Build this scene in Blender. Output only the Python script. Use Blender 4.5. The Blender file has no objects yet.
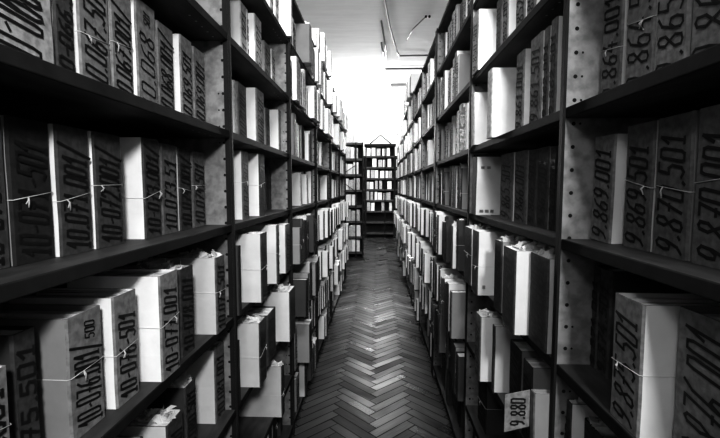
import bpy, bmesh, math, random
from mathutils import Vector, Matrix
R = random.Random(11)
COL = bpy.context.scene.collection
W, HH, F = 720, 438, 425.0
H = 1.56                                    # eye height
VX, VY = 377.0, 187.0                       # where the aisle direction meets the picture
yaw = math.atan((VX-360)/F); pitch = math.atan((219-VY)/math.hypot(F, VX-360))

# ------------------------------------------------------------------ camera
cd = bpy.data.cameras.new('camera'); cam = bpy.data.objects.new('camera', cd); COL.objects.link(cam)
cd.sensor_width = 36; cd.lens = F/W*36; cd.clip_start = .02; cd.clip_end = 60
cam.location = (0, 0, H)
cam.rotation_euler = (math.pi/2-pitch, 0, yaw)
bpy.context.scene.camera = cam
M3 = cam.rotation_euler.to_matrix()
rg, up, fw = M3 @ Vector((1,0,0)), M3 @ Vector((0,1,0)), M3 @ Vector((0,0,-1))

def depth_at(X, z, px):                     # distance down the aisle of a point (X, z rel. to eye) seen at column px
    k = (px-360)/F
    return (k*(X*fw.x+z*fw.z)-X*rg.x-z*rg.z)/(rg.y-k*fw.y)

# ------------------------------------------------------------------ materials
def mat(name, tone, rough=.8, var=.25, scale=8, bump=.0, stretch=(1,1,1), spec=.3, streak=0, fine=0, own=1.0):
    m = bpy.data.materials.new(name); m.use_nodes = True
    n = m.node_tree.nodes; l = m.node_tree.links; b = n['Principled BSDF']
    b.inputs['Roughness'].default_value = rough
    b.inputs['Specular IOR Level'].default_value = spec
    tc = n.new('ShaderNodeTexCoord'); mp = n.new('ShaderNodeMapping'); mp.inputs['Scale'].default_value = stretch
    l.new(tc.outputs['Object'], mp.inputs['Vector'])
    no = n.new('ShaderNodeTexNoise'); no.inputs['Scale'].default_value = scale; no.inputs['Detail'].default_value = 6
    no.inputs['Roughness'].default_value = .65
    oi = n.new('ShaderNodeObjectInfo'); mm = n.new('ShaderNodeMath'); mm.operation = 'MULTIPLY'; mm.inputs[1].default_value = 37
    no.noise_dimensions = '4D'; l.new(oi.outputs['Random'], mm.inputs[0]); l.new(mm.outputs[0], no.inputs['W'])
    l.new(mp.outputs[0], no.inputs['Vector'])
    cr = n.new('ShaderNodeValToRGB'); e = cr.color_ramp.elements
    lo, hi = max(tone*(1-var), 0), min(tone*(1+var), .95)
    e[0].position = .3; e[1].position = .7
    e[0].color = (lo, lo, lo, 1); e[1].color = (hi, hi, hi, 1)
    l.new(no.outputs['Fac'], cr.inputs[0]); out = cr.outputs[0]
    if fine:
        n2 = n.new('ShaderNodeTexNoise'); n2.inputs['Scale'].default_value = fine; n2.inputs['Detail'].default_value = 3
        l.new(mp.outputs[0], n2.inputs['Vector'])
        r2 = n.new('ShaderNodeValToRGB'); r2.color_ramp.elements[0].position = .35; r2.color_ramp.elements[1].position = .6
        r2.color_ramp.elements[0].color = (.6,.6,.6,1)
        l.new(n2.outputs['Fac'], r2.inputs[0])
        mx = n.new('ShaderNodeMixRGB'); mx.blend_type = 'MULTIPLY'; mx.inputs[0].default_value = 1
        l.new(out, mx.inputs[1]); l.new(r2.outputs[0], mx.inputs[2]); out = mx.outputs[0]
    mr = n.new('ShaderNodeMapRange'); mr.inputs[3].default_value = own; mr.inputs[4].default_value = 1.0; l.new(oi.outputs['Random'], mr.inputs[0])
    mv = n.new('ShaderNodeMixRGB'); mv.blend_type = 'MULTIPLY'; mv.inputs[0].default_value = 1
    l.new(out, mv.inputs[1]); l.new(mr.outputs[0], mv.inputs[2])
    l.new(mv.outputs[0], b.inputs['Base Color'])
    if bump:
        bp = n.new('ShaderNodeBump'); bp.inputs['Strength'].default_value = bump; bp.inputs['Distance'].default_value = .004
        l.new(no.outputs['Fac'], bp.inputs['Height']); l.new(bp.outputs[0], b.inputs['Normal'])
    return m

KRAFT = [mat('cardboard_%s' % a, t, .85, .22, 14, .25, fine=60, own=.8) for a, t in
         (('black', .025), ('dark', .075), ('medium', .16), ('light', .28), ('pale', .55))]
SIDE = [mat('wrapper_%s' % a, t, .8, .12, 7, .15, own=.62) for a, t in
        (('dark', .06), ('grey', .30), ('white', .86))]
PAPER = mat('paper_edges', .72, .9, .2, 30, .5, (1, 14, 1))
INK = mat('black_ink', .008, .6, .3, 40)
STRING = mat('cotton_string', .6, .9, .1, 60)
BOARD = mat('shelf_wood', .06, .6, .55, 5, .35, (1.5, .35, 2), .3, fine=22)
PANEL = mat('painted_steel_panel', .24, .6, .25, 9, .15, fine=34)
POST = mat('painted_steel_post', .014, .7, .3, 12, .1, spec=.1)
LIP = mat('shelf_front_edge', .012, .8, .6, 8, .2, spec=.1)
BACKM = mat('back_board', .02, .9, .3, 6)
HOLE = mat('hole_black', .004, .9, .1, 6)
RIVET = mat('rivet_steel', .5, .4, .1, 20)
CEIL = mat('ceiling_plaster', .74, .95, .07, 4, .4, (.5, 2.2, 1))
WALL = mat('wall_plaster', .62, .95, .10, 1.2, .3)
PIPE = mat('pipe_grey', .12, .6, .1, 10)

# ------------------------------------------------------------------ helpers
def link(name, bm, mats, parent=None):
    me = bpy.data.meshes.new(name); bm.normal_update(); bm.to_mesh(me); bm.free()
    for m in (mats if isinstance(mats, (list, tuple)) else [mats]): me.materials.append(m)
    o = bpy.data.objects.new(name, me); COL.objects.link(o)
    if parent: o.parent = parent
    return o
def tag(o, label, cat, group=None, kind=None):
    o['label'] = label; o['category'] = cat
    if group: o['group'] = group
    if kind: o['kind'] = kind
    return o
def empty(name, loc, rz=0):
    o = bpy.data.objects.new(name, None); COL.objects.link(o); o.location = loc; o.rotation_euler.z = rz
    o.empty_display_size = .05
    return o
def box(bm, a, b, mi=0, bev=0):
    vs = [bm.verts.new((x, y, z)) for x in (a[0], b[0]) for y in (a[1], b[1]) for z in (a[2], b[2])]
    fs = []
    for q in ((0,1,3,2), (4,6,7,5), (0,4,5,1), (2,3,7,6), (0,2,6,4), (1,5,7,3)):
        f = bm.faces.new([vs[i] for i in q]); f.material_index = mi; fs.append(f)
    if bev:
        es = list({e for f in fs for e in f.edges})
        bmesh.ops.bevel(bm, geom=es, offset=bev, segments=2, profile=.5, affect='EDGES')
    return vs
def tube(bm, pts, r, n=6, closed=False, mi=0):
    pts = [Vector(p) for p in pts]; N = len(pts); rings = []
    for i, p in enumerate(pts):
        a = pts[(i-1) % N] if (closed or i) else p; b = pts[(i+1) % N] if (closed or i < N-1) else p
        t = (b-a).normalized(); u = t.orthogonal() if abs(t.z) > .9 else t.cross(Vector((0,0,1)))
        u.normalize(); v = t.cross(u)
        rings.append([bm.verts.new(p+(u*math.cos(2*math.pi*k/n)+v*math.sin(2*math.pi*k/n))*r) for k in range(n)])
    for i in range(N if closed else N-1):
        A, B = rings[i], rings[(i+1) % N]
        for k in range(n):
            f = bm.faces.new((A[k], A[(k+1) % n], B[(k+1) % n], B[k])); f.material_index = mi; f.smooth = True
    if not closed:
        bm.faces.new(rings[0][::-1]).material_index = mi; bm.faces.new(rings[-1]).material_index = mi

# brush lettering: strokes in a unit cell, x along the writing, y towards the top of the character
GL = {
 '0': [[(.15,0),(.75,0),(.9,.12),(.9,.88),(.75,1),(.15,1),(.05,.88),(.05,.12),(.15,0)]],
 '1': [[(.1,.68),(.55,1),(.55,0)], [(.3,0),(.8,0)]],
 '2': [[(.05,.8),(.25,1),(.7,1),(.9,.82),(.8,.55),(.05,0),(.95,0)]],
 '3': [[(.05,.9),(.3,1),(.8,1),(.85,.62),(.4,.53),(.9,.42),(.85,.06),(.5,0),(.05,.1)]],
 '4': [[(.6,1),(.05,.35),(.95,.35)], [(.7,.6),(.7,0)]],
 '5': [[(.9,1),(.2,1),(.12,.58),(.6,.6),(.9,.45),(.85,.1),(.5,0),(.05,.08)]],
 '6': [[(.85,1),(.35,.85),(.08,.4),(.1,.1),(.35,0),(.75,.02),(.9,.25),(.8,.48),(.4,.52),(.12,.35)]],
 '7': [[(.05,1),(.95,1),(.4,0)], [(.3,.5),(.85,.5)]],
 '8': [[(.5,.52),(.15,.7),(.2,.95),(.5,1),(.8,.95),(.85,.7),(.5,.52),(.1,.3),(.15,.05),(.5,0),(.85,.05),(.9,.3),(.5,.52)]],
 '9': [[(.88,.62),(.6,.45),(.25,.48),(.1,.7),(.2,.95),(.5,1),(.85,.9),(.9,.55),(.7,.15),(.3,0)]],
 '.': [[(.35,0),(.6,.06)]], '-': [[(.2,.45),(.8,.5)]], '/': [[(.05,-.15),(.95,1.2)]], ' ': [],
}
ADV = {'.': .55, '-': .8, ' ': .5, '/': .8}
def lettering(bm, s, z0, z1, yc, ch, x, pen=.0048, slant=.32, rnd=R):
    tot = sum(ADV.get(c, 1) for c in s); adv = (z1-z0)/tot; cw = adv*.76; z = z0; k = 0
    for c in s:
        jy = rnd.uniform(-.03, .03)*ch; sc = rnd.uniform(.93, 1.04)
        for st in GL[c]:
            P = [(max(.007, z+(px*(ADV.get(c, 1)))*cw+(py-.5)*slant*min(ch, .075)*.55), yc-(py-.5)*ch*sc+jy) for px, py in st]
            for (a, b) in zip(P, P[1:]):
                d = Vector((b[0]-a[0], b[1]-a[1]))
                if d.length < 1e-6: continue
                d.normalize(); n_ = Vector((-d.y, d.x))*pen*.5; e = d*pen*.42; k += 1
                q = [(a[0]-e.x+n_.x, a[1]-e.y+n_.y), (b[0]+e.x+n_.x, b[1]+e.y+n_.y), (b[0]+e.x-n_.x, b[1]+e.y-n_.y), (a[0]-e.x-n_.x, a[1]-e.y-n_.y)]
                vs = [bm.verts.new((x+k*1e-5, yy, zz)) for zz, yy in q]
                bm.faces.new(vs)
        z += adv*ADV.get(c, 1)

def section(bm, prof, h, lv, jit, mi_fn, rnd, off=(0,0,0)):
    """a closed outline in x, y carried up through lv slightly uneven levels"""
    rows = []
    for i in range(lv+1):
        z = h*i/lv; jx, jy = (rnd.uniform(-jit, jit), rnd.uniform(-jit, jit)) if 0 < i < lv else (0, 0)
        jx = min(jx, 0)
        rows.append([bm.verts.new((off[0]+x+jx, off[1]+y+jy, off[2]+z)) for x, y in prof])
    n = len(prof)
    for i in range(lv):
        for k in range(n):
            f = bm.faces.new((rows[i][k], rows[i][(k+1) % n], rows[i+1][(k+1) % n], rows[i+1][k])); f.material_index = mi_fn(k)
    bm.faces.new(rows[0][::-1]); bm.faces.new(rows[-1])

def cover_mesh(bm, t, h, d, rnd):
    w = .0035; y0, y1 = -t/2, t/2; c = min(.004, t*.12)
    prof = [(-d, y0), (-c, y0), (0, y0+c), (0, y1-c), (-c, y1), (-d, y1), (-d, y1-w), (-w-c, y1-w), (-w, y1-w-c), (-w, y0+w+c), (-w-c, y0+w), (-d, y0+w)]
    section(bm, prof, h, 4, .0012, lambda k: 0 if k in (1, 2, 3) else 1, rnd)
def paper_mesh(bm, t, h, d, n, rnd):
    y = -t/2+.0045; e = t/2-.0045; st = (e-y)/n
    for i in range(n):
        a = y+i*st; top = h-rnd.uniform(.002, .014); f = -.0055-rnd.uniform(0, .001)
        vs = box(bm, (-d+rnd.uniform(.0, .01), a+.0003, .002), (f, a+st-.0003, top))
def loose_mesh(bm, t, h, d, rnd, n=9):
    for i in range(n):
        x = rnd.uniform(-min(d, .12), -.012); y = rnd.uniform(-1, 1)*max(t/2-.013, 0); s = rnd.uniform(.6, 1.)*min(.035, t*.55); z = h-.006
        a = rnd.uniform(0, 6.28); ux, uy = math.cos(a)*s, math.sin(a)*s*.5
        lx, ly = rnd.uniform(-.02, .01), rnd.uniform(-.25, .25)*min(.04, t-.02); hh = min(rnd.uniform(.01, .03), .292-h)
        p = [(x-ux/2, y-uy/2, z), (x+ux/2, y+uy/2, z), (x+ux/2+lx, y+uy/2+ly, z+hh*.6), (x-ux/2+lx*.6, y-uy/2+ly, z+hh)]
        q = [(x-ux/2+lx*2, y-uy/2-ly, z+hh*.8), (x+ux/2+lx*1.6, y+uy/2-ly, z+hh*.4)]
        v = [bm.verts.new(c) for c in p+q]
        bm.faces.new(v[:4]); bm.faces.new((v[3], v[2], v[5], v[4]))
def string_mesh(bm, t, h, d, rnd):
    z = h*rnd.uniform(.42, .56); s = rnd.uniform(-.012, .012); g = .0009; y0, y1 = -t/2-g, t/2+g
    tube(bm, [(g+.0004, y0+.003, z-s), (g+.0004, y1-.003, z+s), (-.004, y1, z+s), (-d-g, y1, z+s*.5), (-d-g, y0, z-s*.5), (-.004, y0, z-s)], .0008, 5, True)
    ky = rnd.uniform(.1, .4)*t*rnd.choice((-1, 1)); zz = z+s*2*ky/t
    for k in range(2):
        tube(bm, [(g+.001, ky, zz), (g+.005, ky+rnd.uniform(-.006, .006), zz-.006), (g+.003, ky+rnd.uniform(-.008, .008), zz-rnd.uniform(.012, .022))], .0013, 5)

# ------------------------------------------------------------------ shelving
A_, B_ = .52, .463                          # half widths of the aisle to the left and right racks
ZL = [-1.50, -1.175, -.83, -.478, -.136, .20, .538, .875, 1.19]
ZR = [-1.47, -1.14, -.80, -.458, -.1315, .197, .537, .893, 1.225]
DEP = .50; TH = .027
LP = [.40]+[round(depth_at(-A_, 0, p), 3) for p in (232.8, 291.3, 317, 331.2, 340)]; LP.append(LP[-1]+1.1)
RP = [.0]+[round(depth_at(B_, 0, p), 3) for p in (560, 468.6, 434.8)]
RQ = [RP[-1]+.05+1.06*i for i in range(7)]

top_limit = 4.8
def y_out(y): return False
def rack(name, label, origin, rz, posts, zs, group=None, width_front=.014, skip_top=False, brace=False):
    """local x = 0 front plane, -x into the rack, y along it; z measured from the floor"""
    root = tag(empty(name, origin, rz), label, 'shelving', group)
    top = zs[-1]+H
    for i, y in enumerate(posts):
        bm = bmesh.new()
        box(bm, (-DEP, y-.004, 0), (-.004, y+.004, top+.0))
        z = .05
        while z < top-.03:                                  # the punched holes down the front of the panel
            for (xo, r) in ((-.026, .0052),) + (((-.042, .003),) if int(z*100) % 3 == 0 else ()):
                for sy in (-1, 1):
                    vs = [bm.verts.new((xo+r*math.cos(a*.7854), y+sy*.0047, z+r*math.sin(a*.7854))) for a in range(8)]
                    bm.faces.new(vs if sy < 0 else vs[::-1]).material_index = 1
            z += .0575
        link('side_panel', bm, [PANEL, HOLE], root)
        bm = bmesh.new()
        wf = width_front*(2.1 if name == 'storage_rack' and width_front > .02 and i == 0 else 1)
        box(bm, (-.004, y-wf/2, 0), (.003, y+wf/2, top+.006), 0, .001)
        box(bm, (-.022, y-width_front/2, 0), (-.0045, y-width_front/2+.002, top))
        link('corner_post', bm, POST, root)
    for y0, y1 in zip(posts, posts[1:]):
        for zi, z in enumerate(zs):
            if zi == len(zs)-1 and y_out(y0): continue
            zz = z+H; bm = bmesh.new()
            box(bm, (-DEP+.012, y0+.006, zz-TH), (-.0045, y1-.006, zz), 0, .0025)
            for f in bm.faces:
                if f.normal.x > .8 or f.calc_center_median().x > -.0075: f.material_index = 2
            if 0 < zi:
                for k in range(5):
                    yy = y1-.05-k*.045
                    if yy > y0+.05:
                        vs = [bm.verts.new((-.04+.0035*math.cos(-a*.7854), yy+.0035*math.sin(-a*.7854), zz-TH-.0006)) for a in range(8)]
                        bm.faces.new(vs).material_index = 1
            link('shelf_board', bm, [BOARD, RIVET, LIP], root)
    bm = bmesh.new(); box(bm, (-DEP, posts[0], .0), (-DEP+.01, posts[-1], top)); link('back_panel', bm, BACKM, root)
    return root

# left racks: local +x -> +X ; right racks are turned by 180 degrees (local y -> -Y)
rack('storage_rack', 'long dark steel storage rack lining the left side of the aisle', (-A_, 0, 0), 0, LP, ZL, 'racks lining the aisle')
rack('storage_rack', 'tall dark storage rack on the right with the nearest perforated post', (B_, 0, 0), math.pi, [-y for y in RP][::-1], ZR, 'racks lining the aisle', .0205)
rack('storage_rack', 'farther right storage rack loaded above its top board, behind the tall near rack', (B_, 0, 0), math.pi, [-y for y in RQ][::-1], ZR, 'racks lining the aisle', .0205)
# a heavy end post closing the near right rack
# ------------------------------------------------------------------ bundle specifications
SPECS = []
def spec(side, zi, yn, yf, off, h, k, s, text=None, lean=0, loose=False, string=False, rot=0, d=.23, note=None, bay=0, zextra=0, pen=None, big=False):
    """yn / yf: near and far end of the spine down the aisle; off: how far the spine stands out of the rack front"""
    SPECS.append(dict(side=side, zi=zi, yn=yn, yf=yf, off=off, h=h, k=k, s=s, text=text, lean=lean, loose=loose, string=string, rot=rot, d=d,
                      note=note, bay=bay, zextra=zextra, big=big))
def px(side, zi, n, f, off, h, k, s, text=None, **kw):
    X = (-(A_-off) if side < 0 else (B_-off)); z = (ZL if side < 0 else ZR)[zi]+h/2
    yn, yf = depth_at(X, z, n), depth_at(X, z, f)
    spec(side, zi, yn+.001, max(yf-.001, yn+.02), off, h, k, s, text, **kw)

# --- left, nearest bay
L = -1
P = lambda *a, **k: px(*a, **k)
P(L,5,-62,53,-.09,.262,4,2,'10-066.001', bay=0)
P(L,5,54,76.5,-.095,.262,1,2,'10-066.501', bay=0)
P(L,5,78.5,110,-.088,.27,3,2,'10.067.501', string=True)
P(L,5,111.5,133.5,-.093,.262,3,2,'10.067.001/', string=True)
P(L,5,137,157,-.085,.275,3,2,'10.068 501')
P(L,5,158,174.5,-.092,.262,3,2,'10.068.001/')
P(L,5,181,193,-.078,.262,3,2,'10.069.501')
P(L,5,194,206,-.085,.262,3,1,'10.069.001')
P(L,4,-60,8,-.10,.25,1,0,'10-070.501')
P(L,4,10,56,-.098,.255,0,1,'10-071-501', string=True)
P(L,4,58,91.5,-.09,.255,1,2,'10.071.001/', string=True)
P(L,4,95,123,-.088,.255,1,2,'10-072.001/', string=True)
P(L,4,144,161,-.078,.262,1,2,'10-073.001/', string=True)
P(L,4,162,178,-.083,.258,2,1,'10.073.51')
P(L,4,179.5,192,-.084,.256,1,2,'10.074.001/', string=True)
P(L,4,193,205.5,-.087,.254,2,1,'10.074.501', string=True)
P(L,3,-40,12.5,-.055,.20,3,2,'075.001', string=True)
P(L,3,15,40,-.075,.235,1,0,'075.501')
P(L,3,69,104,-.045,.236,3,1,'10-076.001/500', string=True)
P(L,3,115,138.5,-.036,.243,3,2,'10-076-501', string=True)
P(L,3,161,179.5,-.003,.262,3,2,'10-077.001', string=True)
P(L,3,180.5,194.5,-.02,.25,1,0,'10-078.001', loose=True)
P(L,3,216.5,225.5,.005,.25,2,2,'10.078.501', string=True, loose=True)
P(L,2,90,118,-.05,.23,1,0,'079.001', loose=True)
P(L,2,121,146,-.04,.23,1,1,'079.501')
P(L,2,168,184,-.03,.20,1,2,'10.080.001', loose=True)
P(L,2,186,197,-.05,.23,1,0,'10.080.501', loose=True)
P(L,2,215.5,225,-.04,.265,2,2,'10.081.001')
# --- left, second bay
for n, f, o, h, k, s, t, lo, st in ((241,247,-.09,.29,4,2,'061.001',0,0), (247.5,253,-.09,.29,4,2,'061.501',1,0), (255,262,-.06,.28,4,2,'062.001',0,0), (264.5,271,-.09,.25,3,1,'062.501',0,0), (272,279,-.085,.25,4,2,'063.001',1,0)):
    P(L,6,n,f,o,h,k,s,t,loose=bool(lo),bay=1)
for n, f, o, h, k, s, t in ((270,275,-.06,.27,4,2,'054.001'), (275.5,281,-.05,.27,4,2,'054.501'), (291,293.5,.02,.28,4,2,None)):
    P(L,7,n,f,o,h,k,s,t,bay=1)
for n, f, o, h, k, s, t in ((234.5,237.5,-.085,.25,4,2,None), (238,247.5,-.09,.26,2,1,'10.070.001'), (256.5,264.5,-.045,.262,3,2,'10.070.501'), (266,270,-.1,.24,2,1,'071.001'), (279,282,-.055,.25,3,2,None)):
    P(L,5,n,f,o,h,k,s,t,bay=1)
for n, f, o, h, k, s, t in ((242.5,249,-.035,.285,2,2,'10.075.501'), (259.5,265,-.025,.29,1,2,'10.076.501'), (266,270.5,-.12,.25,1,0,'077.001'), (271,275,-.12,.25,1,0,'077.501')):
    P(L,4,n,f,o,h,k,s,t,bay=1,string=(n < 260))
P(L,3,236,240,.012,.26,0,0,None,bay=1)  # added blackish bundle, masks part of the lit side beyond it
P(L,3,261.5,267.5,.046,.285,1,2,'10.079.001',bay=1,loose=True,string=True)
P(L,3,277,279.5,.03,.29,2,2,'079.501',bay=1,loose=True,string=True)
P(L,3,286,290,.02,.27,2,2,'080.001',bay=1)
P(L,2,260,266.5,.04,.27,1,2,'10.083.001',bay=1,loose=True,string=True)
P(L,2,235,239.5,.0,.25,0,0,None,bay=1)  # added blackish bundle standing in for the dark beside the post
P(L,2,268,276,.02,.24,1,0,'083.501',bay=1)
P(L,2,290,295.5,.057,.27,1,2,'084.001',bay=1,loose=True)
P(L,1,262,266,-.08,.25,1,2,None,bay=1)
P(L,1,282,290,.04,.265,1,2,'10.088.001',bay=1,loose=True,string=True)
# --- right, nearest bay
P(1,5,622,601,-.082,.275,3,2,'9.864.001', string=True)
P(1,5,655,626,-.075,.275,3,2,'9.864.501', big=True, string=True)
P(1,5,690,656,-.073,.275,3,1,'9.865.001', big=True)
P(1,5,745,692,-.071,.275,3,1,'9.865.501', big=True)
P(1,4,612,589,-.072,.25,3,2,'9.869.001', lean=-1.5)
P(1,4,652,624,-.085,.262,2,2,'9.869.501', string=True)
P(1,4,691,654,-.083,.262,2,1,'9.870.501', string=True)
P(1,4,748,693.5,-.08,.262,2,0,'9.870.001', string=True)
P(1,3,609,588,-.085,.26,1,0,'9.874.501')
P(1,3,587,577,-.085,.26,1,0,'9.874.001')
P(1,3,641,611.5,-.012,.247,3,2,'9.875.501', string=True)
P(1,3,765,674,-.065,.25,3,1,'9.876.001')
P(1,2,568,554,-.03,.25,1,2,'9.880.001', string=True, loose=True)
P(1,2,600,582,-.06,.22,0,1,'9.880.501', loose=True)
# --- right, second bay
for n, f, o, h, k, s, t in ((556,549.5,-.03,.27,2,2,'9.862.501'), (548,543,-.03,.265,2,2,'9.862.001'), (541,529.5,-.03,.27,3,2,'9.861.501'), (523.5,515.5,-.035,.27,3,2,'9.861.001'), (491.5,487,.012,.27,4,2,None)):
    P(1,5,n,f,o,h,k,s,t,bay=1)
P(1,5,474.5,470.8,.0,.25,4,2,None,lean=4,bay=1)
for n, f, o, h, k, s, t in ((536,527,-.05,.27,3,2,'9.853.001'), (525.5,516,-.05,.27,3,2,'9.852.501'), (508,502.5,-.05,.26,3,2,'9.852.001'), (501,496,-.055,.26,2,1,'9.851.501'), (478,472.5,.004,.27,3,2,'9.850.501')):
    P(1,6,n,f,o,h,k,s,t,bay=1)
for n, f, o, h, k, s, t in ((555.5,549,-.06,.25,0,0,'9.867.501'), (547.5,537,-.06,.255,1,1,'9.867.001'), (536,527,-.06,.255,1,0,'9.866.501'), (526,513.5,-.055,.26,2,1,'9.866.001'), (512.5,500,-.05,.262,2,2,'9.865.501'), (475.5,471.5,.004,.27,1,2,None)):
    P(1,4,n,f,o,h,k,s,t,bay=1,lean=(-2 if n < 480 else 0))
for n, f, o, h, k, s, t, lo, st in ((547,529,.0,.262,1,2,'9.873.001',1,0), (514.5,502.5,.04,.262,1,2,'9.872.501',1,0), (501,494,.015,.26,1,1,'9.872.001',1,0), (477.5,472,.04,.27,1,2,'9.871.501',0,1), (470.5,464,.03,.265,1,2,'9.871.001',1,1)):
    P(1,3,n,f,o,h,k,s,t,bay=1,loose=bool(lo),string=bool(st))
for n, f, o, h, k, s, t, lo in ((520,509,-.02,.25,0,1,'9.879.901',0), (494,491.5,.008,.262,1,2,None,0), (480,475,.04,.27,2,2,'9.879.501',1), (546,533,.043,.25,2,1,None,0), (531,522,-.01,.25,0,1,'9.880.001',0)):
    P(1,2,n,f,o,h,k,s,t,bay=1,loose=bool(lo))
P(1,1,486,478,-.04,.26,0,0,'9.885.001',bay=1,string=True)

# --- everything deeper down the aisle
def fill(side, zi, y0, y1, bay, dens=.9, pro=(-.09, .0), hs=(.22, .28), tone=None, num=0, loose=.15):
    y = y0+.02+R.uniform(0, .05); base = R.uniform(*pro); k = 0
    while y < y1-.06:
        if R.random() > dens: y += R.uniform(.05, .16); base = R.uniform(*pro); continue
        t = R.uniform(.04, .085)
        if y+t > y1-.014: break
        if R.random() < .45: base = R.uniform(*pro)
        if zi < 3 and bay > 2 and R.random() < .3: y += R.uniform(.03, .1); continue
        kk = R.choice(tone or (0, 1, 1, 2, 3)); ss = R.choice((2, 1, 1, 0, 0) if zi < 2 else (2, 2, 1, 1, 0) if zi < 4 else (2, 2, 2, 1))  # lower shelves draw darker wrappers: their weaker light is put into the colour
        if kk == 0: ss = R.choice((0, 0, 1, 2))
        lean = 0
        if R.random() < .06: lean = R.uniform(3, 6)
        ext = abs(math.sin(math.radians(lean)))*.27
        if y+t+ext > y1-.014: lean = ext = 0
        spec(side, zi, y, y+t, base+R.uniform(-.006, .006), R.uniform(*hs), kk, ss, '%d.%03d.%s' % (9 if side > 0 else 10, 800+num+k if side > 0 else 60+(num+k) % 40, R.choice(('001', '501'))),
             lean=lean if side < 0 else -lean, loose=R.random() < loose, string=R.random() < .3, bay=bay)
        y += t+ext+.003; k += 1
for b in range(2, len(LP)-1):
    y0, y1 = LP[b], LP[b+1]
    for zi in range(0, 9):
        if zi == 8 and b != 3: continue
        y0_ = y0
        if zi == 7 and b == 2:
            spec(-1, 7, 3.05, 3.15, .046, .265, 2, 1, bay=2); fill(-1, 7, y0, 3.04, b, 1, (-.06, -.03), (.22, .26), (3, 4), 11); y0_ = 3.15
        pro = {8: (-.10, .02), 7: (-.03, .07), 6: (-.05, .04), 5: (-.09, -.01), 4: (-.09, -.02), 3: (-.01, .07), 2: (.0, .08), 1: (-.01, .07), 0: (-.05, .03)}[zi]
        if zi == 7 and b == 2: pro = (.0, .03)
        if zi == 4 and b == 2:
            fill(-1, 4, y0, 2.85, b, 1, (-.11, -.09), (.22, .25), (0, 1), 5)
            spec(-1, 4, 3.06, 3.125, -.03, .235, 4, 2, lean=-7, bay=2); spec(-1, 4, 3.34, 3.40, -.03, .235, 4, 2, lean=-7, bay=2); y0_ = 3.42
        dens = {4: .62, 5: .75, 0: .7}.get(zi, .93)
        fill(-1, zi, y0_, y1, b, dens, pro, (.22, .275), (3, 4, 4) if zi > 5 else None, b*7+zi*3, .25 if zi in (1, 2, 3) else .05)
fill(-1, 0, LP[1], LP[2], 1, .8, (-.09, -.04), (.22, .26), (0, 1), 30)
fill(-1, 1, LP[0], LP[1], 0, .8, (-.09, -.05), (.22, .26), (0, 1), 30)
fill(1, 0, RP[1], RP[2], 1, .8, (-.08, -.03), (.22, .26), (0, 1), 30)
fill(1, 7, RP[1], RP[2], 1, .95, (-.09, -.06), (.25, .28), (3, 2), 48)
def fill_right(posts, first):
    for b in range(first, len(posts)-1):
        y0, y1 = posts[b], posts[b+1]; bay = b+(0 if posts is RP else 3)
        for zi in range(0, 9):
            if zi == 8 and (posts is RP or b not in (2, 3)): continue
            pro = {8: (-.08, .03), 7: (-.08, -.01), 6: (-.08, .0), 5: (-.08, .0), 4: (-.08, -.01), 3: (-.0, .05), 2: (.02, .075), 1: (-.01, .04), 0: (-.06, .01)}[zi]
            if bay > 3: pro = (pro[0]+.01, pro[1]+.025)
            dens = {4: .7, 5: .8, 0: .6}.get(zi, .92)
            fill(1, zi, y0, y1, bay, dens, pro, (.23, .28), (2, 3, 4, 4) if zi > 4 else (0, 1, 1, 2), b*9+zi*2, .25 if zi in (2, 3) else .05)
fill_right(RP, 2); fill_right(RQ, 0)

# ------------------------------------------------------------------ build the bundles: the 300 that show largest singly, the rest as one
def score(s):
    X = A_ if s['side'] < 0 else B_; ym = (s['yn']+s['yf'])/2; t = s['yf']-s['yn']; z = (ZL if s['side'] < 0 else ZR)[s['zi']]+s['h']/2
    D = math.sqrt(X*X+ym*ym+z*z)
    vis = abs(z)/max(ym, .1)
    if vis > .62: return s['h']*(t*X/D+.04)/D/D*.3
    return s['h']*(t*X/D+.04)/D/D
FLAP = [q for q in SPECS if q['side'] > 0 and q['zi'] == 2 and abs(q['off']-.043) < 1e-6 and q['bay'] == 1][0]
SPECS.sort(key=score, reverse=True)
ORD = ['first', 'second', 'third', 'fourth', 'fifth', 'sixth', 'seventh', 'eighth', 'ninth', 'tenth', 'eleventh', 'twelfth', 'thirteenth', 'fourteenth', 'fifteenth', 'sixteenth', 'seventeenth']
ROWN = ['lowest', 'second', 'third', 'fourth', 'fifth', 'sixth', 'seventh', 'eighth', 'topmost']
BAYN = ['nearest', 'second', 'third', 'fourth', 'fifth', 'sixth', 'seventh', 'eighth', 'ninth', 'tenth']
KN = ['blackish', 'dark', 'grey', 'light grey', 'pale']
rows = {}
for s in SPECS: rows.setdefault((s['side'], s['bay'], s['zi']), []).append(s)
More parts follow.
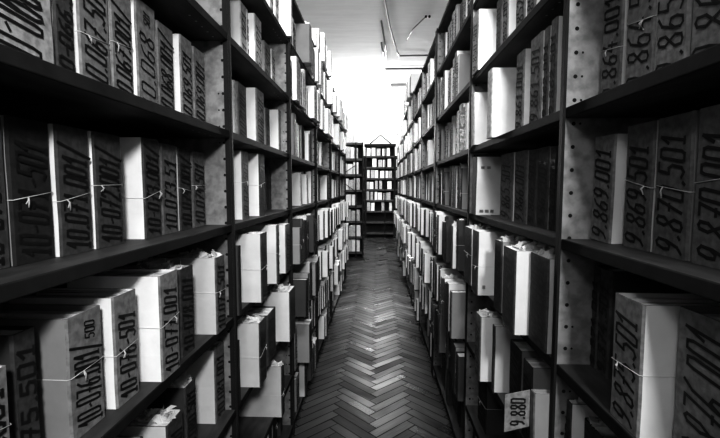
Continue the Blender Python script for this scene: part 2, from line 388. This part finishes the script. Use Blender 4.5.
for r in rows.values():
    r.sort(key=lambda s: s['yn'])
    for i, s in enumerate(r): s['n'] = i
    pp = LP if s['side'] < 0 else (RP if s['bay'] < 3 else RQ); bi = s['bay'] if s['side'] < 0 or s['bay'] < 3 else s['bay']-3
    lo, hi = pp[bi]+.0125, pp[bi+1]-(.025 if s['side'] > 0 and bi == len(pp)-2 else .0125)
    for q in r:                                               # between the side panels of its own bay
        ex = math.sin(math.radians(q['lean']))*q['h']+.002*(q['lean'] > 0)-.002*(q['lean'] < 0)
        lo_, hi_ = lo-min(ex, 0), hi-max(ex, 0)
        q['yf'] = min(q['yf'], hi_); q['yn'] = min(max(q['yn'], lo_), q['yf']-.028)
        if q['yn'] < lo_: q['yn'] = lo_; q['yf'] = lo_+.028
    for a, b in list(zip(r, r[1:]))[::-1]:                    # no two bundles share space
        gap = .004+max(0, math.sin(math.radians(a['lean']))*a['h'])+max(0, -math.sin(math.radians(b['lean']))*b['h'])
        if a['yf'] > b['yn']-gap: a['yf'] = b['yn']-gap
        if a['yf'] < a['yn']+.02: a['yn'] = a['yf']-.02
for q in [q for q in SPECS if q['bay'] > 1 and q['yf']-q['yn'] < .03]: SPECS.remove(q)
for r in rows.values():
    for q in r:
        if q['lean']: q['string'] = q['loose'] = False

def place(s):
    X = -(A_-s['off']) if s['side'] < 0 else (B_-s['off'])
    zb = (ZL if s['side'] < 0 else ZR)[s['zi']]+H
    t = s['yf']-s['yn']; la = math.radians(s['lean'])
    return X, (s['yn']+s['yf'])/2, zb+.0008+abs(math.sin(la))*t/2, t, la
def matrix(s):
    X, Y, Z, t, la = place(s)
    return Matrix.Translation((X, Y, Z)) @ Matrix.Rotation((0 if s['side'] < 0 else math.pi)+s['rot'], 4, 'Z') @ Matrix.Rotation(-la if s['side'] < 0 else la, 4, 'X'), t

def build(s):
    m, t = matrix(s); rnd = random.Random(int(s['yn']*9999)+s['zi']*7+(s['side'] > 0))
    root = empty('document_bundle', (0, 0, 0)); root.matrix_world = m
    h, d = s['h'], s['d']; near = s['yn'] < 3.2
    bm = bmesh.new(); cover_mesh(bm, t, h, d, rnd); link('cover', bm, [KRAFT[s['k']], SIDE[s['s']]], root)
    bm = bmesh.new(); paper_mesh(bm, t, h, d, max(3, int(t/.009)) if near else 3, rnd); link('paper_block', bm, PAPER, root)
    if s['text']:
        bm = bmesh.new(); ch = t*.68
        if s['big']: lettering(bm, s['text'], .006, h*1.0-.004, 0, t*.78, .0012, .0054, rnd=rnd)
        elif '/500' in s['text']:
            lettering(bm, s['text'][:-3], .012, h*.74, 0, ch, .0012, .0046, rnd=rnd); lettering(bm, '500', h*.77, h*.93, t*.1, ch*.4, .0012, .003, rnd=rnd)
        elif ' ' in s['text']:
            a, b = s['text'].split(); lettering(bm, a, .008, h*.74, 0, ch, .0012, .005, rnd=rnd); lettering(bm, b, h*.80, h*.93, 0, ch*.45, .0012, .0032, rnd=rnd)
        else:
            z1 = h*(rnd.uniform(.84, .93)); lettering(bm, s['text'], .010, z1, 0, ch, .0012, .0060 if near else .0074, rnd=rnd)
        link('lettering', bm, INK, root)
    if s['string']:
        bm = bmesh.new(); string_mesh(bm, t, h, d, rnd); link('string', bm, STRING, root)
    if s['loose']:
        bm = bmesh.new(); loose_mesh(bm, t, h, d, rnd, 26 if near else 8); link('loose_papers', bm, PAPER, root)
    if s['side'] > 0 and s['bay'] == 1 and ((s['zi'] == 4 and s['lean']) or s['text'] == '9.871.501'):
        bm = bmesh.new(); yy = t/2+.0016                        # stamps printed on the pale side
        for x, z, w_, h_ in (((-.022, .215, .016, .012), (-.05, .215, .016, .012), (-.02, .012, .018, .014), (-.045, .012, .018, .014), (-.07, .012, .016, .014)) if s['zi'] == 4 else ((-.022, .03, .012, .014),)):
            for k in range(3):
                v = [bm.verts.new(p) for p in ((x, yy, z+k*h_/3), (x, yy, z+k*h_/3+h_*.22), (x-w_, yy, z+k*h_/3+h_*.22), (x-w_, yy, z+k*h_/3))]; bm.faces.new(v)
        link('printed_stamp', bm, KRAFT[1], root)
    if s is FLAP:                                             # a lettered cover flap hanging open into the aisle
        bm = bmesh.new(); box(bm, (0, 0, 0), (.082, .003, .104), 0, .0008)
        f = link('cover_flap', bm, KRAFT[3], root); f.location = (.002, -t/2-.001, h-.106); f.rotation_euler.z = math.radians(22)
        bm = bmesh.new(); lettering(bm, '9.880', .012, .092, 0, .048, 0, .005, rnd=rnd)
        bm.transform(Matrix.Translation((.041, .0045, 0)) @ Matrix.Rotation(math.radians(90), 4, 'Z'))
        g = link('flap_lettering', bm, INK, f)
        tag(root, 'grey bundle whose small lettered cover flap hangs open into the aisle, lower right', 'document bundle', 'document bundles on the right side, third shelf up'); return
    sd = 'left' if s['side'] < 0 else 'right'
    if s['bay'] == 0 and s['text']:
        lab = '%s bundle lettered %s, %s back on %s shelf, nearest %s bay' % (KN[s['k']], s['text'].strip('/'), ORD[s['n']], ROWN[s['zi']], sd)
    else:
        lab = '%s bundle, %s from the near post, %s shelf up, %s bay, %s side' % (KN[s['k']], ORD[s['n']], ROWN[s['zi']], BAYN[s['bay']], sd)
    tag(root, lab, 'document bundle', 'document bundles on the %s side, %s shelf up' % (sd, ROWN[s['zi']]))
NMAX = 300
for s in SPECS[:NMAX]: build(s)
far = bmesh.new()
def add_far(m, t, h, d, mi, text, rnd):
    b = bmesh.new(); section(b, [(-d, -t/2), (-.004, -t/2), (0, -t/2+.004), (0, t/2-.004), (-.004, t/2), (-d, t/2)], h-.006, 2, .001, lambda k: mi if k in (1, 2, 3) else 2, rnd)
    b.faces.ensure_lookup_table(); b.faces[-1].material_index = b.faces[-2].material_index = 2
    for k in range(3):                                        # uneven sheets on top
        y = -t/2+.004+k*(t-.008)/3; n0 = len(b.faces); box(b, (-d+.01, y, h-.0058), (-.004, y+(t-.01)/3, h-rnd.uniform(0, .004))); b.faces.ensure_lookup_table()
        for f in b.faces[n0:]: f.material_index = 2
    if text:
        n0 = len(b.faces); lettering(b, text, .01, h*.9, 0, t*.6, .0014, .006, rnd=rnd); b.faces.ensure_lookup_table()
        for f in b.faces[n0:]: f.material_index = 3
    b.transform(m); me = bpy.data.meshes.new('tmp'); b.to_mesh(me); b.free(); far.from_mesh(me); bpy.data.meshes.remove(me)
for s in SPECS[NMAX:]:
    m, t = matrix(s); rnd = random.Random(int(s['yn']*7777)+s['zi'])
    add_far(m, t, s['h'], s['d'], 0 if s['k'] < 2 else (4 if s['k'] < 4 else 1), s['text'], rnd)

# ------------------------------------------------------------------ racks closing the far end, their open side facing the viewer
def end_rack(name, label, X0, X1, Y, zs, rows_, posts, seed, brace=None, deep=.4):
    rnd = random.Random(seed); top = zs[-1]+H
    root = tag(empty(name, (X0, Y, 0)), label, 'shelving'); w = X1-X0
    for x in posts:
        bm = bmesh.new(); box(bm, (x-.015, -.012, 0), (x+.015, .02, top), 0, .002); link('corner_post', bm, POST, root)
    for x in (0, w):
        bm = bmesh.new(); box(bm, (x-.006, .021, 0), (x+.006, deep, top)); link('side_panel', bm, POST, root)
    for z in zs:
        bm = bmesh.new(); box(bm, (.007, .021, z+H-.05), (w-.007, deep-.02, z+H), 0, .003); link('shelf_board', bm, BOARD, root)
    bm = bmesh.new(); box(bm, (0, deep-.019, 0), (w, deep, top)); link('back_panel', bm, BACKM, root)
    if brace:
        bm = bmesh.new()
        for a, b in brace: tube(bm, [(a[0], -.016, a[1]+H), (b[0], -.016, b[1]+H)], .008, 6)
        link('cross_brace', bm, POST, root)
    for ri, z in enumerate(zs):
        if ri not in rows_: continue
        x = .02+rnd.uniform(0, .03); k = 0
        while True:
            t = rnd.uniform(.07, .13)
            if x+t > w-.02: break
            if rnd.random() < rows_[ri]:
                h = rnd.uniform(.21, .26)
                add_far(Matrix.Translation((X0+x+t/2, Y+.022+rnd.uniform(0, .03), z+H+.001)) @ Matrix.Rotation(-math.pi/2, 4, 'Z'), t, h, .22, rnd.choice((2, 1)), None, rnd)
            x += t+rnd.uniform(.006, .02 if brace else .06)
    return root
ZE = [-1.42+.34*i for i in range(8)]
end_rack('storage_rack', 'braced rack facing the viewer at far left', -1.25, -.31, 9.25, ZE[:8], {0: .8, 1: 1, 2: 1, 3: 1, 4: 1, 5: 1, 6: 1, 7: 1}, (0, .44, .79, .94), 5,
         (((.44, .24), (.79, .47)), ((.44, .15), (.79, -.10)), ((.44, -.1), (.44, -.1001))))
ZC = [-1.40+.335*i for i in range(9)]
for x0, x1 in ((-2.5, -.37), (.55, 2.5)):  # dark racks added to block the bright wall through the side gaps
    end_rack('storage_rack', 'added dark rack hiding the bright wall %s the end cabinet' % ('left of' if x0 < 0 else 'right of'), x0, x1, 13.0, ZC[:8], {5: .8, 6: .9, 7: .9} if x0 > 0 else {}, (0, 1, x1-x0), 21)
cab = end_rack('storage_cabinet', 'dark cabinet closing the end of the aisle', -.34, .52, 13.0, ZC, {2: .8, 3: 0.95, 4: .9, 5: .95, 6: .95, 7: .95}, (0, .58, .86), 9, None)
bm = bmesh.new()
tube(bm, [(.12, 0, 2.86), (.44, 0, 3.12), (.76, 0, 2.86)], .02, 6); box(bm, (-.05, -.03, 2.80), (.91, .4, 2.86), 0, .004)
link('pediment', bm, POST, cab)

o = link('document_bundles', far, [KRAFT[1], KRAFT[4], SIDE[2], INK, KRAFT[3]])
tag(o, 'many small distant document bundles packed on the far bays and the end racks', 'document bundles', kind='stuff')

# ------------------------------------------------------------------ room
CZ = 2.2+H
def struct(name, bm, m): o = link(name, bm, m); o['kind'] = 'structure'; return o
RX0, RX1, RY0, RY1 = -2.6, 2.6, -2.9, 17.4
bm = bmesh.new(); box(bm, (RX0, RY0, CZ), (RX1, RY1, CZ+.1)); struct('ceiling', bm, CEIL)
bm = bmesh.new(); box(bm, (RX0-.1, RY0, -.1), (RX0, RY1, CZ)); struct('wall_left', bm, WALL)
bm = bmesh.new(); box(bm, (RX1, RY0, -.1), (RX1+.1, RY1, CZ)); struct('wall_right', bm, WALL)
bm = bmesh.new(); box(bm, (RX0, RY1, -.1), (RX1, RY1+.1, CZ)); struct('wall_back', bm, WALL)
bm = bmesh.new(); box(bm, (RX0, RY0-.1, -.1), (RX1, RY0, CZ)); struct('wall_front', bm, WALL)

# herringbone parquet: every block its own face with its own tone and a hair of tilt
def floor_mat():
    m = bpy.data.materials.new('parquet_oak'); m.use_nodes = True
    n = m.node_tree.nodes; l = m.node_tree.links; b = n['Principled BSDF']
    at = n.new('ShaderNodeAttribute'); at.attribute_name = 'tone'
    uv = n.new('ShaderNodeUVMap'); uv.uv_map = 'grain'
    mp = n.new('ShaderNodeMapping'); mp.inputs['Scale'].default_value = (3, 40, 1); l.new(uv.outputs[0], mp.inputs[0])
    no = n.new('ShaderNodeTexNoise'); no.inputs['Scale'].default_value = 2.2; no.inputs['Detail'].default_value = 5; l.new(mp.outputs[0], no.inputs['Vector'])
    tc = n.new('ShaderNodeTexCoord'); n3 = n.new('ShaderNodeTexNoise'); n3.inputs['Scale'].default_value = 3; n3.inputs['Detail'].default_value = 6
    l.new(tc.outputs['Object'], n3.inputs['Vector'])
    r = n.new('ShaderNodeMapRange'); r.inputs[1].default_value = .3; r.inputs[2].default_value = .7; r.inputs[3].default_value = .55; r.inputs[4].default_value = 1.35; l.new(no.outputs['Fac'], r.inputs[0])
    mu = n.new('ShaderNodeMath'); mu.operation = 'MULTIPLY'; l.new(r.outputs[0], mu.inputs[0]); l.new(at.outputs['Fac'], mu.inputs[1])
    l.new(mu.outputs[0], b.inputs['Base Color'])
    r2 = n.new('ShaderNodeMapRange'); r2.inputs[1].default_value = .3; r2.inputs[2].default_value = .7; r2.inputs[3].default_value = .9; r2.inputs[4].default_value = 1.15
    l.new(n3.outputs['Fac'], r2.inputs[0])
    ar = n.new('ShaderNodeAttribute'); ar.attribute_name = 'rough'; m2 = n.new('ShaderNodeMath'); m2.operation = 'MULTIPLY'
    l.new(r2.outputs[0], m2.inputs[0]); l.new(ar.outputs['Fac'], m2.inputs[1]); l.new(m2.outputs[0], b.inputs['Roughness'])
    b.inputs['Specular IOR Level'].default_value = .6
    bp = n.new('ShaderNodeBump'); bp.inputs['Strength'].default_value = .25; bp.inputs['Distance'].default_value = .003
    l.new(no.outputs['Fac'], bp.inputs['Height']); l.new(bp.outputs[0], b.inputs['Normal'])
    return m
bm = bmesh.new(); tone = bm.faces.layers.float.new('tone'); rgh = bm.faces.layers.float.new('rough'); uvl = bm.loops.layers.uv.new('grain')
bw, bl, gp = .072, .36, .004; c45 = math.sqrt(.5)
def rot45(x, y): return (c45*(x-y), c45*(x+y))
fr = random.Random(3)
vs = [bm.verts.new(p) for p in ((RX0, RY0, -.004), (RX1, RY0, -.004), (RX1, RY1, -.004), (RX0, RY1, -.004))]
f = bm.faces.new(vs); f[tone] = .002; f[rgh] = .9
n5 = int(bl/bw)
for i in range(-60, 330):
    for j in range(-60, 330):
        r_ = (i-j) % (2*n5)
        if r_ == 0: x0, y0, x1, y1, hz = i*bw, j*bw, i*bw+bl, j*bw+bw, True
        elif r_ == n5: x0, y0, x1, y1, hz = (i)*bw, (j-n5+1)*bw, i*bw+bw, (j+1)*bw, False
        else: continue
        cx, cy = rot45((x0+x1)/2, (y0+y1)/2)
        if not (-1.0 < cx < 1.0 and -.6 < cy < 16.8): continue
        a, b_ = fr.gauss(0, .013), fr.gauss(0, .013); tn = .028*math.exp(fr.gauss(0, .55))*(1.25 if hz else .8); q = []  # blocks laid one way are toned lighter, imitating their differing sheen
        for (x, y) in ((x0+gp, y0+gp), (x1-gp, y0+gp), (x1-gp, y1-gp), (x0+gp, y1-gp)):
            X, Y = rot45(x, y); q.append(bm.verts.new((X, Y, a*(X-cx)*.5+b_*(Y-cy)*.5)))
        f = bm.faces.new(q); f[tone] = tn; f[rgh] = fr.choice((.27, .32, .38, .46, .55)); o1, o2 = fr.uniform(0, 50), fr.uniform(0, 50)
        ln = bl*1.; cor = ((0, 0), (ln, 0), (ln, bw), (0, bw)) if hz else ((0, 0), (0, bw), (ln, bw), (ln, 0))
        for lp, (u, v) in zip(f.loops, cor): lp[uvl].uv = (u+o1, v+o2)
bm.normal_update()
for f in bm.faces:
    if f.normal.z < 0: f.normal_flip()
struct('floor', bm, floor_mat())

# ------------------------------------------------------------------ conduits and fittings under the ceiling
def pipe(name, pts, r, label, cat='pipe'):
    bm = bmesh.new(); tube(bm, pts, r, 8); o = link(name, bm, PIPE); tag(o, label, cat, None); return o
c = CZ-.03
pipe('ceiling_conduit', [(.03, 4.2, c), (.07, 5.0, c), (.16, 5.9, c), (.31, 7.0, c), (.36, 7.15, c-.03), (.40, 7.15, c-.03), (1.1, 7.2, c-.01)], .013, 'long thin grey conduit on the ceiling that bends to the right')
pipe('ceiling_conduit', [(.05, 5.75, c), (.12, 6.7, c), (.16, 7.85, c)], .012, 'short straight grey conduit lying beside the long one on the ceiling')
pipe('ceiling_pipe', [(.14, 7.99, c-.01), (1.3, 7.99, c-.01)], .02, 'thin crosswise grey pipe on the ceiling, nearer of two')
pipe('ceiling_pipe', [(.28, 9.2, c-.02), (1.2, 9.2, c-.02)], .04, 'thicker crosswise grey pipe on the ceiling, farther back')
pipe('ceiling_cable', [(-1.8, 9.6, CZ-.012), (2.0, 9.6, CZ-.012)], .008, 'fine dark cable running straight across the ceiling', 'cable')
pipe('ceiling_wire', [(.06, 6.6, c), (.11, 7.4, c)], .014, 'short stub of dark wire on the ceiling beside the conduits', 'wire')
root = tag(empty('ceiling_bracket', (.62, 5.66, CZ-.02)), 'small dark bracket with two insulators by the top of the right rack', 'bracket')
bm = bmesh.new(); tube(bm, [(0, 0, 0), (-.13, .42, 0), (-.19, .9, 0)], .007, 6); link('arm', bm, PIPE, root)
for x in (0, .045):
    bm = bmesh.new(); bmesh.ops.create_uvsphere(bm, u_segments=10, v_segments=8, radius=.017)
    bmesh.ops.translate(bm, vec=(x, 0, 0), verts=bm.verts); link('insulator', bm, POST, root)

# ------------------------------------------------------------------ light
def lamp(kind, loc, power, size=.3, rot=None, sy=None, spread=None):
    d = bpy.data.lights.new('lamp', kind); o = bpy.data.objects.new('lamp', d); COL.objects.link(o); o.location = loc; d.energy = power
    if kind == 'AREA':
        d.size = size
        if spread: d.spread = math.radians(spread)
        if sy: d.shape = 'RECTANGLE'; d.size_y = sy
    else: d.shadow_soft_size = size
    if rot: o.rotation_euler = rot
    return o
lamp('AREA', (.36, -1.05, H+1.0), 66, .25, (math.radians(76), 0, math.radians(9)))
lamp('AREA', (-.3, -.7, H+.9), 9, .3, (math.radians(76), 0, math.radians(-14)))  # weak unseen fill, added to lift the dim right-hand spines
sp = lamp('SPOT', (.03, 5.5, H+2.0), 900, .12); sp.data.spot_size = math.radians(32); sp.data.spot_blend = 1
for y, p in ((.8, 22), (3.2, 15), (5.8, 16), (8.6, 14)):
    lamp('AREA', (0, y, H+1.95), p, .7, (math.radians(54), 0, 0), .3, 95)
lamp('AREA', (0, 12.5, H+1.35), 370, 2.2, (math.radians(180), 0, 0), 8.2)  # unseen uplight, added to whiten the far ceiling
lamp('AREA', (.05, 17.0, H+1.75), 600, 1.7, (math.radians(-80), 0, 0), .7, 70)  # unseen source added at the back wall to make the floor highlight
w = bpy.data.worlds.new('world'); bpy.context.scene.world = w; w.use_nodes = True
w.node_tree.nodes['Background'].inputs[0].default_value = (.5, .5, .5, 1); w.node_tree.nodes['Background'].inputs[1].default_value = .015
sc = bpy.context.scene
sc.view_settings.view_transform = 'Standard'; sc.view_settings.look = 'None'; sc.view_settings.exposure = .30; sc.view_settings.gamma = .80
sc.cycles.use_denoising = True
